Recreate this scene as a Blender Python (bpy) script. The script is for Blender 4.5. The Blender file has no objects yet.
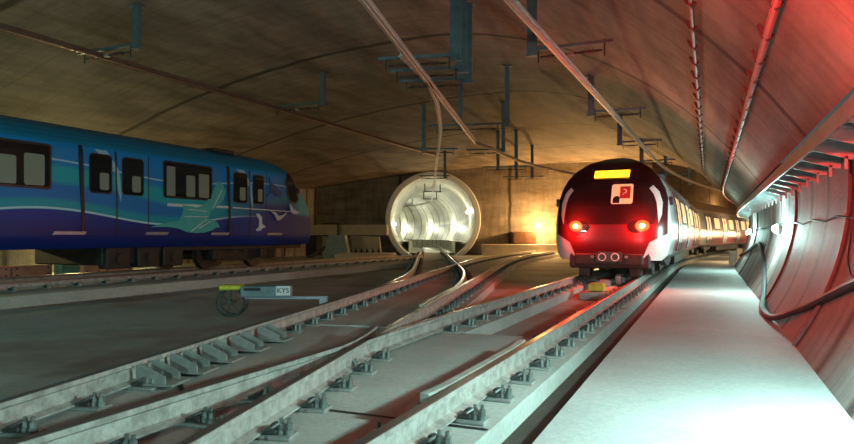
import bpy, bmesh, math, random
from mathutils import Vector, Matrix
from mathutils.geometry import tessellate_polygon
from mathutils.bvhtree import BVHTree
random.seed(7)
sc = bpy.context.scene
COL = sc.collection
# ------------------------------------------------------------------ camera
F = 640.0
TH = math.atan((709 - 427) / F)
cT, sT = math.cos(TH), math.sin(TH)
cam_d = bpy.data.cameras.new('camera'); cam = bpy.data.objects.new('camera', cam_d); COL.objects.link(cam)
cam_d.sensor_width = 36; cam_d.lens = 36 * F / 854; cam_d.shift_y = 14 / 854
cam_d.clip_start = .05; cam_d.clip_end = 400
cam.location = (0, 0, 1.0); cam.rotation_euler = (math.pi / 2, 0, TH)
sc.camera = cam
sc.view_settings.view_transform = 'Standard'; sc.view_settings.look = 'None'
sc.view_settings.gamma = 1; sc.view_settings.use_curve_mapping = False
sc.view_settings.exposure = 0.0
sc.cycles.use_denoising = True
sc.cycles.max_bounces = 6

# ------------------------------------------------------------------ layout: the track axis runs along +Y, then bends right
S0, RC = 25.0, 110.0
def P(s, off, h):
    if s <= S0: return Vector((off, s, h))
    a = (s - S0) / RC
    return Vector((RC - (RC - off) * math.cos(a), S0 + (RC - off) * math.sin(a), h))
def Pdir(s):
    a = max(0, (s - S0) / RC); return Vector((math.sin(a), math.cos(a), 0))
def W(X, z, h):            # frame of the branch tunnel, turned TH to the left
    return Vector((X * cT - z * sT, X * sT + z * cT, h))
def interp(tab, v):
    if v <= tab[0][0]: return tab[0][1]
    for (a, b), (c, d) in zip(tab, tab[1:]):
        if v <= c: return b + (d - b) * (v - a) / (c - a)
    return tab[-1][1]

# ------------------------------------------------------------------ materials
class NB:
    def __init__(s, name):
        s.m = bpy.data.materials.new(name); s.m.use_nodes = True
        s.t = s.m.node_tree; s.n = s.t.nodes; s.l = s.t.links
        s.b = s.n['Principled BSDF']
    def val(s, sock, v):
        if isinstance(v, bpy.types.NodeSocket): s.l.new(v, sock)
        elif isinstance(v, (int, float)): sock.default_value = v
        else: sock.default_value = (*v, 1) if len(v) == 3 and len(sock.default_value) == 4 else v
    def M(s, op, a, b=0.0, c=None):
        n = s.n.new('ShaderNodeMath'); n.operation = op
        s.val(n.inputs[0], a); s.val(n.inputs[1], b)
        if c is not None: s.val(n.inputs[2], c)
        return n.outputs[0]
    def coord(s, kind='Object'):
        return s.n.new('ShaderNodeTexCoord').outputs[kind]
    def sep(s, v):
        n = s.n.new('ShaderNodeSeparateXYZ'); s.l.new(v, n.inputs[0]); return n.outputs
    def mapped(s, v, scale):
        n = s.n.new('ShaderNodeMapping'); s.l.new(v, n.inputs[0]); n.inputs['Scale'].default_value = scale; return n.outputs[0]
    def noise(s, v, scale, detail=4, rough=.6):
        n = s.n.new('ShaderNodeTexNoise'); s.l.new(v, n.inputs['Vector']); n.inputs['Scale'].default_value = scale
        n.inputs['Detail'].default_value = detail; n.inputs['Roughness'].default_value = rough; return n.outputs['Fac']
    def ramp(s, f, pts):
        n = s.n.new('ShaderNodeValToRGB'); s.l.new(f, n.inputs[0]); e = n.color_ramp.elements
        while len(e) < len(pts): e.new(.5)
        for i, (p, c) in enumerate(pts): e[i].position = p; e[i].color = (*c, 1) if len(c) == 3 else c
        return n.outputs[0]
    def mix(s, f, a, b, mode='MIX'):
        n = s.n.new('ShaderNodeMix'); n.data_type = 'RGBA'; n.blend_type = mode
        s.val(n.inputs[0], f); s.val(n.inputs[6], a); s.val(n.inputs[7], b); return n.outputs[2]
    def bump(s, h, st=.3, d=.02):
        n = s.n.new('ShaderNodeBump'); s.l.new(h, n.inputs['Height']); n.inputs['Strength'].default_value = st
        n.inputs['Distance'].default_value = d; s.l.new(n.outputs[0], s.b.inputs['Normal'])
    def fin(s, col, rough=.7, metal=0.0):
        s.val(s.b.inputs['Base Color'], col); s.val(s.b.inputs['Roughness'], rough); s.val(s.b.inputs['Metallic'], metal)
        return s.m
def simple(name, col, rough=.6, metal=0.0, var=.25, scale=6, bump=.15):
    b = NB(name); v = b.coord(); f = b.noise(v, scale)
    c = b.ramp(f, [(.3, tuple(x * (1 - var) for x in col)), (.7, tuple(min(1, x * (1 + var)) for x in col))])
    if bump: b.bump(b.noise(v, scale * 6, 3), bump, .01)
    return b.fin(c, rough, metal)
def emis(name, col, st):
    b = NB(name); b.val(b.b.inputs['Emission Color'], col); b.val(b.b.inputs['Emission Strength'], st)
    return b.fin(col, .4)
MT = {}
def concrete_uv(name, c1, c2, joint=(.03, .025, .02), period=7.2, phase=8.5, stain=.5, rough=.75):
    b = NB(name); uv = b.coord('UV'); o = b.coord()
    u, v, _ = b.sep(uv)
    f1 = b.noise(b.mapped(uv, (.35, 1.1, 1)), .9, 6, .65)
    f2 = b.noise(b.mapped(uv, (2.5, .35, 1)), 1.6, 5, .7)
    c = b.ramp(f1, [(.32, c1), (.62, c2)])
    c = b.mix(b.M('MULTIPLY', b.ramp(f2, [(.45, (0, 0, 0)), (.75, (1, 1, 1))]), stain), c, tuple(x * .35 for x in c1))
    w = b.M('ADD', u, b.M('MULTIPLY', b.noise(uv, .8, 3), .25))
    j = b.M('ABSOLUTE', b.M('SUBTRACT', b.M('FLOORED_MODULO', b.M('SUBTRACT', w, phase - period / 2 + .12), period), period / 2))
    c = b.mix(b.ramp(j, [(.06, (1, 1, 1)), (.15, (0, 0, 0))]), c, joint)
    j2 = b.M('ABSOLUTE', b.M('SUBTRACT', b.M('FLOORED_MODULO', w, period / 5), period / 10))
    c = b.mix(b.M('MULTIPLY', b.ramp(j2, [(.0, (1, 1, 1)), (.03, (0, 0, 0))]), .35), c, joint)
    b.bump(b.noise(b.mapped(uv, (1, 1, 1)), 9, 6, .7), .5, .03)
    return b.fin(c, rough)
MT['vault'] = concrete_uv('vault_concrete', (.098, .07, .048), (.255, .212, .162))
MT['wall'] = concrete_uv('lining_concrete', (.12, .11, .10), (.27, .25, .235), (.04, .035, .035), 1.5, 8.3, .6, .6)
MT['portal'] = concrete_uv('portal_concrete', (.42, .40, .34), (.66, .64, .56), (.12, .11, .09), 1.5, 1, .3, .45)
def conc(name, c1, c2, sc1=.7, rough=.8, dust=None):
    b = NB(name); v = b.coord()
    c = b.ramp(b.noise(v, sc1, 6, .65), [(.3, c1), (.65, c2)])
    if dust: c = b.mix(b.ramp(b.noise(v, .35, 4), [(.48, (0, 0, 0)), (.62, (1, 1, 1))]), c, dust)
    g = b.noise(v, 26, 4, .7); c = b.mix(b.ramp(g, [(.4, (.28,) * 3), (.6, (0,) * 3)]), c, tuple(x * .6 for x in c1))
    b.bump(g, .35, .012); return b.fin(c, rough)
MT['floor'] = conc('floor_concrete', (.28, .30, .27), (.42, .44, .41), .45, .8, (.24, .18, .14))
MT['slab'] = conc('slab_concrete', (.38, .40, .375), (.56, .58, .55), .8)
MT['walk'] = conc('walkway_concrete', (.38, .40, .39), (.52, .54, .53), .5, .7)
MT['beam'] = conc('beam_concrete', (.38, .33, .25), (.55, .48, .37), .8)
def railmat():
    b = NB('rail_steel'); v = b.coord(); z = b.sep(v)[2]
    c = b.ramp(b.noise(v, 9, 5, .7), [(.35, (.27, .25, .23)), (.62, (.50, .48, .45))])
    top = b.ramp(z, [(.0, (0, 0, 0)), (1, (0, 0, 0))])
    t = b.M('GREATER_THAN', z, -.002)
    c = b.mix(t, c, (.42, .36, .33))
    b.bump(b.noise(v, 60, 3), .2, .004)
    return b.fin(c, b.M('SUBTRACT', .62, b.M('MULTIPLY', t, .34)), b.M('ADD', .25, b.M('MULTIPLY', t, .6)))
MT['rail'] = railmat()
MT['plate'] = simple('plate_steel', (.30, .31, .30), .55, .4)
MT['clip'] = simple('clip_steel', (.07, .075, .075), .5, .6)
MT['bolt'] = simple('bolt_steel', (.20, .22, .21), .45, .6)
MT['galv'] = simple('galvanised_steel', (.26, .31, .31), .42, .55, .2, 4)
MT['post'] = simple('blue_grey_steel', (.10, .15, .165), .5, .4, .2, 4)
MT['alu'] = simple('aluminium_bar', (.62, .57, .54), .4, .6, .2, 8, .05)
MT['black'] = simple('black_rubber', (.02, .02, .022), .5)
MT['dark'] = simple('dark_underframe', (.035, .032, .03), .6, .3, .4)
MT['wheel'] = simple('wheel_steel', (.10, .085, .075), .4, .7)
MT['ceramic'] = simple('insulator_ceramic', (.12, .06, .05), .3)
MT['pipe_redlit'] = simple('pipe_red_light_tint', (.42, .06, .05), .4)  # red light on the pipe painted into its colour
MT['yellow'] = simple('yellow_plastic', (.62, .58, .06), .5)
MT['white'] = simple('white_paint', (.72, .74, .74), .35, 0, .06)
MT['silver'] = simple('silver_paint', (.56, .54, .56), .32, .3, .08)
MT['pink'] = simple('pink_primer_panel', (.48, .24, .22), .6, 0, .2, 3)
MT['teal'] = simple('teal_cabinet_paint', (.07, .26, .28), .5)
MT['greybox'] = simple('grey_box_paint', (.17, .23, .26), .5)
MT['glass'] = NB('dark_glass').fin((.012, .014, .016), .06)
MT['rubberframe'] = NB('window_rubber').fin((.01, .01, .012), .35)
MT['steel_grey'] = simple('grey_step_steel', (.33, .36, .42), .4, .5, .1)
MT['lamp'] = emis('lamp_glow_cool', (.80, 1.0, .95), 45)
MT['lampwarm'] = emis('lamp_glow_warm', (1.0, .74, .36), 60)
MT['lamptun'] = emis('lamp_glow_tunnel', (1.0, .95, .70), 40)
MT['tail'] = emis('tail_lamp_glow', (1.0, .025, .006), 9)
MT['tailcore'] = emis('tail_lamp_core', (1.0, .33, .03), 60)
MT['sign'] = emis('orange_display_glow', (1.0, .42, .01), 5)
MT['cablit'] = emis('lit_cabin_window', (1.0, .55, .28), .6)
MT['flagred'] = emis('lit_red_flag', (.55, .03, .02), .35)
MT['flagwhite'] = emis('lit_flag_white', (1.0, .4, .3), .5)
MT['saloonglow'] = emis('saloon_pane_glow', (1.0, .70, .34), .9)  # pane glow stands for a lit inside and yellow lamp reflections
MT['saloondim'] = emis('dim_pane_glow', (.20, .25, .20), .02)

def livery():
    b = NB('blue_livery'); v = b.coord(); x, y, z = b.sep(v)
    w1 = b.M('ADD', 1.42, b.M('MULTIPLY', b.M('SINE', b.M('ADD', b.M('MULTIPLY', y, .95), 11.07)), .15))
    w2 = b.M('ADD', 1.98, b.M('MULTIPLY', b.M('SINE', b.M('ADD', b.M('MULTIPLY', y, .6), 7.4)), .26))
    w3 = b.M('ADD', 2.50, b.M('MULTIPLY', b.M('SINE', b.M('ADD', b.M('MULTIPLY', y, .8), 9.8)), .12))
    st = lambda a, e, k=.012: b.M('SMOOTH_MIN', 1.0, b.M('MAXIMUM', 0.0, b.M('DIVIDE', b.M('SUBTRACT', a, e), k)), .01)
    c = b.mix(st(z, 1.12, .5), (.002, .018, .17), (.002, .05, .34))
    c = b.mix(st(z, w1), c, (.004, .34, .46))
    c = b.mix(st(z, b.M('ADD', w1, .18), .1), c, (.004, .19, .55))
    c = b.mix(b.M('MULTIPLY', st(z, b.M('SUBTRACT', w2, .16), .10), .85), c, (.006, .42, .48))
    c = b.mix(st(z, b.M('ADD', w2, .22), .12), c, (.004, .22, .58))
    band = lambda w, e: b.M('SUBTRACT', st(z, w), st(z, b.M('ADD', w, e)))
    c = b.mix(band(w1, .045), c, (.50, .78, .86))
    c = b.mix(b.M('MULTIPLY', band(w3, .04), .8), c, (.42, .68, .80))
    # towards the nose the blue deepens
    c = b.mix(b.M('MULTIPLY', st(y, -5.2, 2.5), b.M('SUBTRACT', 1.0, st(z, 1.9, .5))), c, (.002, .028, .25))
    c = b.mix(b.M('MULTIPLY', st(y, -1.35, .5), b.M('SUBTRACT', st(z, 1.65, .1), st(z, 3.0, .1))), c, (.03, .42, .48))
    c = b.mix(st(z, 3.02), c, (.01, .19, .36))
    g = b.M('ABSOLUTE', b.M('SUBTRACT', b.M('FLOORED_MODULO', z, .11), .055))
    c = b.mix(b.M('MULTIPLY', st(z, 3.08), b.ramp(g, [(.0, (.6,) * 3), (.02, (0,) * 3)])), c, (.01, .06, .12))
    b.val(b.b.inputs['Specular IOR Level'], .3)
    return b.fin(c, .42)
MT['livery'] = livery()
def redcar():
    b = NB('silver_red_livery'); x, y, z = b.sep(b.coord())
    st = lambda a, e, k=.01: b.M('SMOOTH_MIN', 1.0, b.M('MAXIMUM', 0.0, b.M('DIVIDE', b.M('SUBTRACT', a, e), k)), .01)
    c = b.mix(st(z, 1.28), (.50, .10, .14), (.62, .55, .56))
    c = b.mix(st(z, 1.36), c, (.60, .50, .52))
    c = b.mix(st(y, -1.9, .02), c, (.66, .67, .68))
    c = b.mix(st(z, 2.42), c, (.22, .11, .11))
    c = b.mix(b.M('SUBTRACT', 1.0, st(z, .52)), c, (.10, .05, .05))
    return b.fin(c, .3, .15)
MT['redcar'] = redcar()
def cabmask():
    b = NB('cab_front_paint'); x, y, z = b.sep(b.coord()); ax = b.M('ABSOLUTE', x)
    st = lambda a, e, k=.02: b.M('SMOOTH_MIN', 1.0, b.M('MAXIMUM', 0.0, b.M('DIVIDE', b.M('SUBTRACT', a, e), k)), .01)
    # white lower corners: |x| beyond a slanting line and low
    edge = b.M('ADD', b.M('ADD', .76, b.M('MULTIPLY', b.M('SUBTRACT', z, .45), .42)), b.M('MULTIPLY', b.M('MAXIMUM', 0.0, b.M('SUBTRACT', z, .85)), 1.4))
    fang = b.M('MULTIPLY', st(ax, edge), b.M('SUBTRACT', 1.0, st(z, 1.25, .2)))
    side = b.M('MULTIPLY', st(ax, 1.30), b.M('SUBTRACT', 1.0, st(z, 1.95)))
    up = st(z, 1.25, .5)
    c = b.mix(up, (.11, .006, .008), (.028, .004, .006))
    c = b.mix(b.M('MAXIMUM', fang, side), c, (.66, .66, .66))
    return b.fin(c, .28)
MT['cab'] = cabmask()

# ------------------------------------------------------------------ mesh helpers
def emp(name, loc=(0, 0, 0), rz=0, **kw):
    o = bpy.data.objects.new(name, None); COL.objects.link(o); o.location = loc; o.rotation_euler = (0, 0, rz)
    o.empty_display_size = .1
    for k, v in kw.items(): o[k] = v
    return o
def fin(bm, name, mat, parent=None, smooth=False, recalc=True, **kw):
    if recalc: bmesh.ops.recalc_face_normals(bm, faces=bm.faces)
    me = bpy.data.meshes.new(name); bm.to_mesh(me); bm.free()
    for m in (mat if isinstance(mat, list) else [mat]): me.materials.append(m)
    if smooth:
        for p in me.polygons: p.use_smooth = True
        me.set_sharp_from_angle(angle=math.radians(35))
    o = bpy.data.objects.new(name, me); COL.objects.link(o)
    if parent: o.parent = parent
    for k, v in kw.items(): o[k] = v
    return o
def box(bm, x0, x1, y0, y1, z0, z1, bev=0, M=None):
    vs = [bm.verts.new(Vector(p)) for p in [(x0, y0, z0), (x1, y0, z0), (x1, y1, z0), (x0, y1, z0), (x0, y0, z1), (x1, y0, z1), (x1, y1, z1), (x0, y1, z1)]]
    fs = [bm.faces.new([vs[i] for i in f]) for f in [(0, 3, 2, 1), (4, 5, 6, 7), (0, 1, 5, 4), (1, 2, 6, 5), (2, 3, 7, 6), (3, 0, 4, 7)]]
    if bev:
        es = list({e for f in fs for e in f.edges})
        r = bmesh.ops.bevel(bm, geom=es, offset=bev, segments=1, affect='EDGES')
        vs = list({v for f in r['faces'] for v in f.verts} | {v for v in vs if v.is_valid})
    if M is not None: bmesh.ops.transform(bm, matrix=M, verts=vs)
    return vs
def cyl(bm, p0, p1, r, n=12, r2=None):
    p0, p1 = Vector(p0), Vector(p1); d = (p1 - p0); L = d.length
    M = Matrix.Translation((p0 + p1) / 2) @ d.to_track_quat('Z', 'Y').to_matrix().to_4x4()
    bmesh.ops.create_cone(bm, cap_ends=True, segments=n, radius1=r, radius2=r if r2 is None else r2, depth=L, matrix=M)
def sweep(bm, pts, prof, closed=True, up=Vector((0, 0, 1)), cap=True, uv=None, frames=None):
    """prof: list of (side, up) points; pts: path"""
    rings = []
    n = len(pts)
    for i, p in enumerate(pts):
        if frames: rt, u = frames[i]
        else:
            d = (pts[min(i + 1, n - 1)] - pts[max(i - 1, 0)]).normalized()
            rt = d.cross(up)
            rt = rt.normalized() if rt.length > 1e-4 else Vector((1, 0, 0))
            u = rt.cross(d).normalized()
        rings.append([bm.verts.new(p + rt * a + u * b) for a, b in prof])
    m = len(prof)
    for i in range(n - 1):
        for j in range(m if closed else m - 1):
            k = (j + 1) % m
            bm.faces.new([rings[i][j], rings[i][k], rings[i + 1][k], rings[i + 1][j]])
    if cap and closed:
        bm.faces.new(rings[0]); bm.faces.new(rings[-1])
    return rings
def circ(r, n=10): return [(r * math.cos(2 * math.pi * i / n), r * math.sin(2 * math.pi * i / n)) for i in range(n)]
def gridmesh(name, rows, uvs, mat, kind='structure', parent=None, smooth=True, cull=False, **kw):
    bm = bmesh.new(); L = bm.loops.layers.uv.new('UVMap')
    R = [[bm.verts.new(p) for p in r] for r in rows]
    for i in range(len(rows) - 1):
        for j in range(len(rows[0]) - 1):
            idx = [(i, j), (i, j + 1), (i + 1, j + 1), (i + 1, j)]
            f = bm.faces.new([R[a][b] for a, b in idx])
            for lp, (a, b) in zip(f.loops, idx): lp[L].uv = uvs[a][b]
    if cull: bmesh.ops.delete(bm, geom=[f for f in bm.faces if all(v.co.y * cT - v.co.x * sT > 46.8 and v.co.x < -5.9 for v in f.verts)], context='FACES')
    if kind: kw['kind'] = kind
    return fin(bm, name, mat, parent, smooth, False, **kw)
def poly_faces(bm, loops3):
    tri = tessellate_polygon(loops3); flat = [p for l in loops3 for p in l]
    vs = [bm.verts.new(p) for p in flat]
    for t in tri:
        try: bm.faces.new([vs[i] for i in t])
        except ValueError: pass
    return vs
def prism(bm, loop, vec):
    """solid from a planar loop, pushed along vec"""
    a = [bm.verts.new(Vector(p)) for p in loop]; b = [bm.verts.new(Vector(p) + Vector(vec)) for p in loop]
    n = len(a)
    for i in range(n): bm.faces.new([a[i], a[(i + 1) % n], b[(i + 1) % n], b[i]])
    ta = tessellate_polygon([[v.co for v in a]])
    for t in ta: bm.faces.new([a[i] for i in t]); bm.faces.new([b[i] for i in reversed(t)])
def slab_strip(name, edges, z0, z1, mat):
    """edges: list of (left Vector2, right Vector2) along the strip"""
    bm = bmesh.new(); R = []
    for l, r in edges:
        R.append([bm.verts.new((l[0], l[1], z0)), bm.verts.new((l[0], l[1], z1)), bm.verts.new((r[0], r[1], z1)), bm.verts.new((r[0], r[1], z0))])
    for a, b in zip(R, R[1:]):
        for j in range(4): bm.faces.new([a[j], a[(j + 1) % 4], b[(j + 1) % 4], b[j]])
    bm.faces.new(R[0]); bm.faces.new(R[-1])
    return fin(bm, name, mat, kind='structure')

# ------------------------------------------------------------------ floor, walkway, slabs
ZF = -.37; ZS = -.20; ZW = -.25
bm = bmesh.new()
vs = [bm.verts.new(p) for p in [(-34, -9, ZF), (1.2, -9, ZF), (1.2, 30, ZF), (20, 90, ZF), (-45, 90, ZF)]]
bm.faces.new(vs); fin(bm, 'floor', MT['floor'], kind='structure')
ss = [-9 + i * 1.5 for i in range(63)]
slab_strip('walkway', [(P(s, -.975, 0), P(s, 1.15, 0)) for s in ss], ZF - .1, ZW, MT['walk'])

slab_strip('gap_shade_strip', [(P(s, -1.26, 0), P(s, -.96, 0)) for s in ss], ZF - .05, ZF + .015, simple('gap_shade_dirt', (.045, .032, .024), .8))  # dark strip paints in the shade of the gap along with brown dirt
A_C = -2.31
def cB(t):
    if t < 22: return -2.56 - .232 * t
    s = min(t, 44) - 22
    return -2.56 - .232 * 22 - .232 * s + .232 * s * s / 44
def cTn(t):
    if t <= 9: return cB(t)
    s = t - 9
    if s <= 10: return cB(9) - .232 * s - .0104 * s * s
    return cB(9) - 2.32 - 1.04 - .44 * (s - 10)
def offp(cf, t, off, z=0.0):
    d = Vector((cf(t + .05) - cf(t - .05), .1)).normalized()
    return Vector((cf(t) + off * d.y, t - off * d.x, z))
rng = lambda a, b, n: [a + (b - a) * i / n for i in range(n + 1)]
slab_strip('track_slab_near', [(offp(cB, t, -1.12), Vector((-1.24, t))) for t in rng(-4, 7.5, 8)], ZF - .1, ZS, MT['slab'])
slab_strip('track_slab_branch', [(offp(cB, t, -1.12), offp(cB, t, 1.12)) for t in rng(7.5, 44, 30)], ZF - .1, ZS - .002, MT['slab'])
slab_strip('track_slab_tunnel', [(offp(cTn, t, -1.1), offp(cTn, t, 1.1)) for t in rng(13, 41, 20)], ZF - .1, ZS - .006, MT['slab'])
slab_strip('track_slab_main_left', [(Vector((max(-3.42, offp(cB, t, 1.14).x), t)), Vector((-2.77, t))) for t in rng(7.5, 25, 12)]
           + [(P(s, -3.42, 0), P(s, -2.77, 0)) for s in rng(26.5, 82, 30)], ZF - .1, ZS - .001, MT['slab'])
slab_strip('track_slab_main_right', [(P(s, -1.88, 0), P(s, -1.24, 0)) for s in rng(7.5, 82, 40)], ZF - .1, ZS - .001, MT['slab'])
LT_C = -14.2
slab_strip('track_slab_left', [(Vector((LT_C - 1.9, t)), Vector((-12.1, t))) for t in rng(-4, 31, 6)], ZF - .1, -.15, MT['slab'])
# thin joints cut across the slabs (dark filled expansion joints)
def joint(name, p, q, z):
    bm = bmesh.new(); d = (q - p).normalized(); r = Vector((-d.y, d.x, 0)) * .02
    vs = [bm.verts.new(Vector((a.x, a.y, z + .004)) + b) for a, b in ((p, r), (q, r), (q, -r), (p, -r))]
    bm.faces.new(vs); fin(bm, name, MT['black'], kind='structure')
for t in (3.75, 11.0): joint('slab_joint', Vector((-2.95 if t < 7 else -1.86, t, 0)), Vector((-1.25, t + .02, 0)), ZS)
joint('slab_joint', Vector((-4.0, 4.0, 0)), Vector((-3.3, 3.4, 0)), ZS)

# ------------------------------------------------------------------ vault, walls
VR, VC, VCX = 9.75, -3.4, -7.0
S_all = [-9 + i * 1.0 for i in range(95)]
def LP(s, x, h):
    p = P(s, max(x, VCX), h)
    if x < VCX: p.x += x - VCX
    if x < -6 and p.y * cT - p.x * sT > 46.9 and s > 30: p.y = (46.9 + p.x * sT) / cT
    return p
def vault_pts(s):
    spr = 2.7 + 1.7 * min(1, max(0, (s - 18) / 20)); pts = []
    lft = -21 - 6 * min(1, max(0, (s - 8) / 32))
    for i in range(29):        # right side: from the springing by the tray to the crown
        a0 = math.asin((1.02 - VCX) / VR); a = a0 * (1 - i / 28)
        pts.append((VCX + VR * math.sin(a), VC + VR * math.cos(a)))
    dx = VCX - lft; top = VC + VR
    c = ((top * top) - (dx * dx) - spr * spr) / (2 * (top - spr)); R = top - c
    a1 = math.asin(dx / R)
    for i in range(1, 25):
        a = a1 * i / 24; pts.append((VCX - R * math.sin(a), c + R * math.cos(a)))
    return pts, lft
rows, uvs = [], []
for s in S_all:
    pts, _ = vault_pts(s); rows.append([LP(s, x, h) for x, h in pts]); acc = 0; r = []
    for i, q in enumerate(pts):
        if i: acc += math.dist(q, pts[i - 1])
        r.append((s, acc))
    uvs.append(r)
gridmesh('ceiling', rows, uvs, MT['vault'], cull=True)
rows, uvs = [], []
for s in S_all:
    _, l = vault_pts(s); rows.append([LP(s, l, _[-1][1]), LP(s, l, 1.2), LP(s, l, ZF - .1)]); uvs.append([(s, 0), (s, 1.5), (s, 3.1)])
gridmesh('wall_left', rows, uvs, MT['wall'], smooth=False, cull=True)
WX, WZ, WR = -1.96, 1.6, 3.4
def wallx(h): return WX + math.sqrt(WR * WR - (h - WZ) ** 2)
hs = [-.45 + i * .13 for i in range(21)]
rows = [[P(s, wallx(h), h) for h in hs] for s in S_all]; uvs = [[(s, h) for h in hs] for s in S_all]
gridmesh('wall_right', rows, uvs, MT['wall'])
# raised joint strips on the lining
for k, s in enumerate([8.35, 13.1, 18.0, 23, 29]):
    bm = bmesh.new(); q = [P(s, wallx(h) - .012, h) for h in [-.25 + .1 * i for i in range(22)]]
    sweep(bm, q, [(-.022, -.01), (.022, -.01), (.022, .008), (-.022, .008)], up=Vector((0, 1, 0)))
    o = fin(bm, 'trim_%d' % (k + 1), MT['clip' if k == 0 else 'black'], kind='structure')
# back wall round the tunnel portal, in the turned frame
ZE = 46.0; PX, PH, PRo, PRi = .43, 2.2, 3.40, 2.98
bm = bmesh.new()
outer = [W(-18, ZE, ZF - .1), W(16.2, ZE, ZF - .1), W(16.2, ZE, 7.2), W(-18, ZE, 7.2)]
hole = []
for i in range(48):
    a = 2 * math.pi * i / 48; hole.append((PX + (PRo - .05) * math.cos(a), max(PH + (PRo - .05) * math.sin(a), ZF - .02)))
poly_faces(bm, [outer, [W(x, ZE, h) for x, h in hole]])
L = bm.loops.layers.uv.new('UVMap')
for f in bm.faces:
    for lp in f.loops: lp[L].uv = (lp.vert.co.x, lp.vert.co.z)
fin(bm, 'wall_back', MT['vault'], kind='structure')
# inner wall between the halls, seen only past the red train
rows = [[P(s, -5.4, 7), P(s, -5.4, ZF - .1)] for s in rng(48, 84, 18)]; uvs = [[(s, 0), (s, 7)] for s in rng(48, 84, 18)]
gridmesh('wall_inner', rows, uvs, MT['vault'], smooth=False)
# portal ring and the branch tunnel tube
bm = bmesh.new()
prev = None; first = None
prof = [(PRo, ZE + .3), (PRo, ZE - .55), (PRo - .06, ZE - .62), (PRi + .05, ZE - .62), (PRi, ZE - .5), (PRi, ZE + .35)]
R = []
for i in range(64):
    a = 2 * math.pi * i / 64
    R.append([bm.verts.new(W(PX + r * math.cos(a), z, PH + r * math.sin(a))) for r, z in prof])
for i in range(64):
    for j in range(5):
        bm.faces.new([R[i][j], R[(i + 1) % 64][j], R[(i + 1) % 64][j + 1], R[i][j + 1]])
fin(bm, 'trim_6', MT['white'], smooth=True, kind='structure')
TUN = []     # (position, right) along the tube in turned frame
for i in range(12): TUN.append((Vector((PX, ZE + .3 + i)), Vector((1, 0))))
for i in range(1, 40):
    a = i * 1.0 / 32; TUN.append((Vector((PX - 32 * (1 - math.cos(a)), ZE + 11.3 + 32 * math.sin(a))), Vector((math.cos(a), math.sin(a)))))
rows, uvs = [], []
for k, (p, r) in enumerate(TUN):
    rr, uu = [], []
    for i in range(49):
        a = 2 * math.pi * i / 48; q = p + r * (PRi * math.cos(a))
        rr.append(W(q.x, q.y, PH + PRi * math.sin(a))); uu.append((k, a * PRi))
    rows.append(rr); uvs.append(uu)
gridmesh('tunnel_lining', rows, uvs, MT['portal'])
rows = [[W(*(p + r * x), h) for x, h in ((-2.4, .62), (-1.75, .62), (-1.75, -.22), (1.6, -.22), (1.6, .62), (2.4, .62))] for p, r in TUN]
gridmesh('tunnel_floor', rows, [[(k, i) for i in range(6)] for k in range(len(TUN))], MT['portal'], smooth=False)

# ------------------------------------------------------------------ parapet beam, kerb and steps by the back wall
def wbox(bm, X0, X1, z0, z1, h0, h1, bev=0): 
    Mx = Matrix(((cT, -sT, 0, 0), (sT, cT, 0, 0), (0, 0, 1, 0), (0, 0, 0, 1)))
    return box(bm, X0, X1, z0, z1, h0, h1, bev, Mx)
bm = bmesh.new(); wbox(bm, -17, -2.75, 44.0, 45.9, 1.05, 1.78, .03)
for x in (-16, -13, -10, -7.3): wbox(bm, x, x + .35, 44.6, 45.9, ZF, 1.06)
fin(bm, 'concrete_walkway_beam', MT['beam'], label='long raised concrete beam along the back wall, left of the tunnel mouth', category='beam')
bm = bmesh.new(); wbox(bm, 3.9, 15.8, 44.8, 45.95, ZF, .42, .03)
fin(bm, 'concrete_kerb', MT['beam'], label='low pale concrete ledge along the back wall, right of the tunnel mouth', category='ledge')
bm = bmesh.new(); wbox(bm, -5.2, -1.9, 36.0, 39.3, ZF, -.02, .03)
fin(bm, 'concrete_step', MT['beam'], label='low flat concrete block on the floor before the tunnel mouth, left side', category='block')
# steel bracket clamped on the beam
bm = bmesh.new(); wbox(bm, -7.1, -6.0, 43.6, 43.75, 1.80, 1.88); wbox(bm, -6.12, -6.0, 43.6, 43.75, 1.0, 1.85); wbox(bm, -7.1, -6.0, 43.6, 43.75, .98, 1.06)
fin(bm, 'steel_bracket', MT['dark'], label='dark C-shaped steel bracket hooked over the long concrete beam', category='bracket')
# buffer block: tapered grey block with slanted sides
bm = bmesh.new()
prism(bm, [W(-6.45, 39.6, ZF), W(-4.85, 39.6, ZF), W(-5.1, 39.6, 1.05), W(-6.1, 39.6, 1.05)], W(0, 1.3, 0))
b0 = emp('buffer_block', label='dark grey tapered buffer block at the end of the left track', category='buffer')
fin(bm, 'block', MT['greybox'], b0)
bm = bmesh.new(); prism(bm, [W(-7.6, 39.9, ZF), W(-7.2, 39.9, ZF), W(-6.3, 39.9, .2), W(-6.3, 39.9, .45)], W(0, .4, 0))
fin(bm, 'brace', MT['dark'], b0)
# sloped concrete panel with a saw-toothed foot
bm = bmesh.new()
prism(bm, [W(-4.8, 41.5, ZF), W(-2.95, 41.5, ZF), W(-3.1, 41.5, .95), W(-4.95, 41.5, 1.02)], W(0, .5, 0))
tp = emp('toothed_barrier', label='pale concrete barrier with a row of dark pointed teeth at its foot', category='barrier')
fin(bm, 'slab', MT['beam'], tp)
for i in range(5):
    bm = bmesh.new(); x = -4.72 + i * .37
    prism(bm, [W(x, 41.42, ZF + .03), W(x + .3, 41.42, ZF + .03), W(x + .08, 41.42, .25)], W(0, .1, 0))
    fin(bm, 'tooth', MT['dark'], tp)
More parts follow.
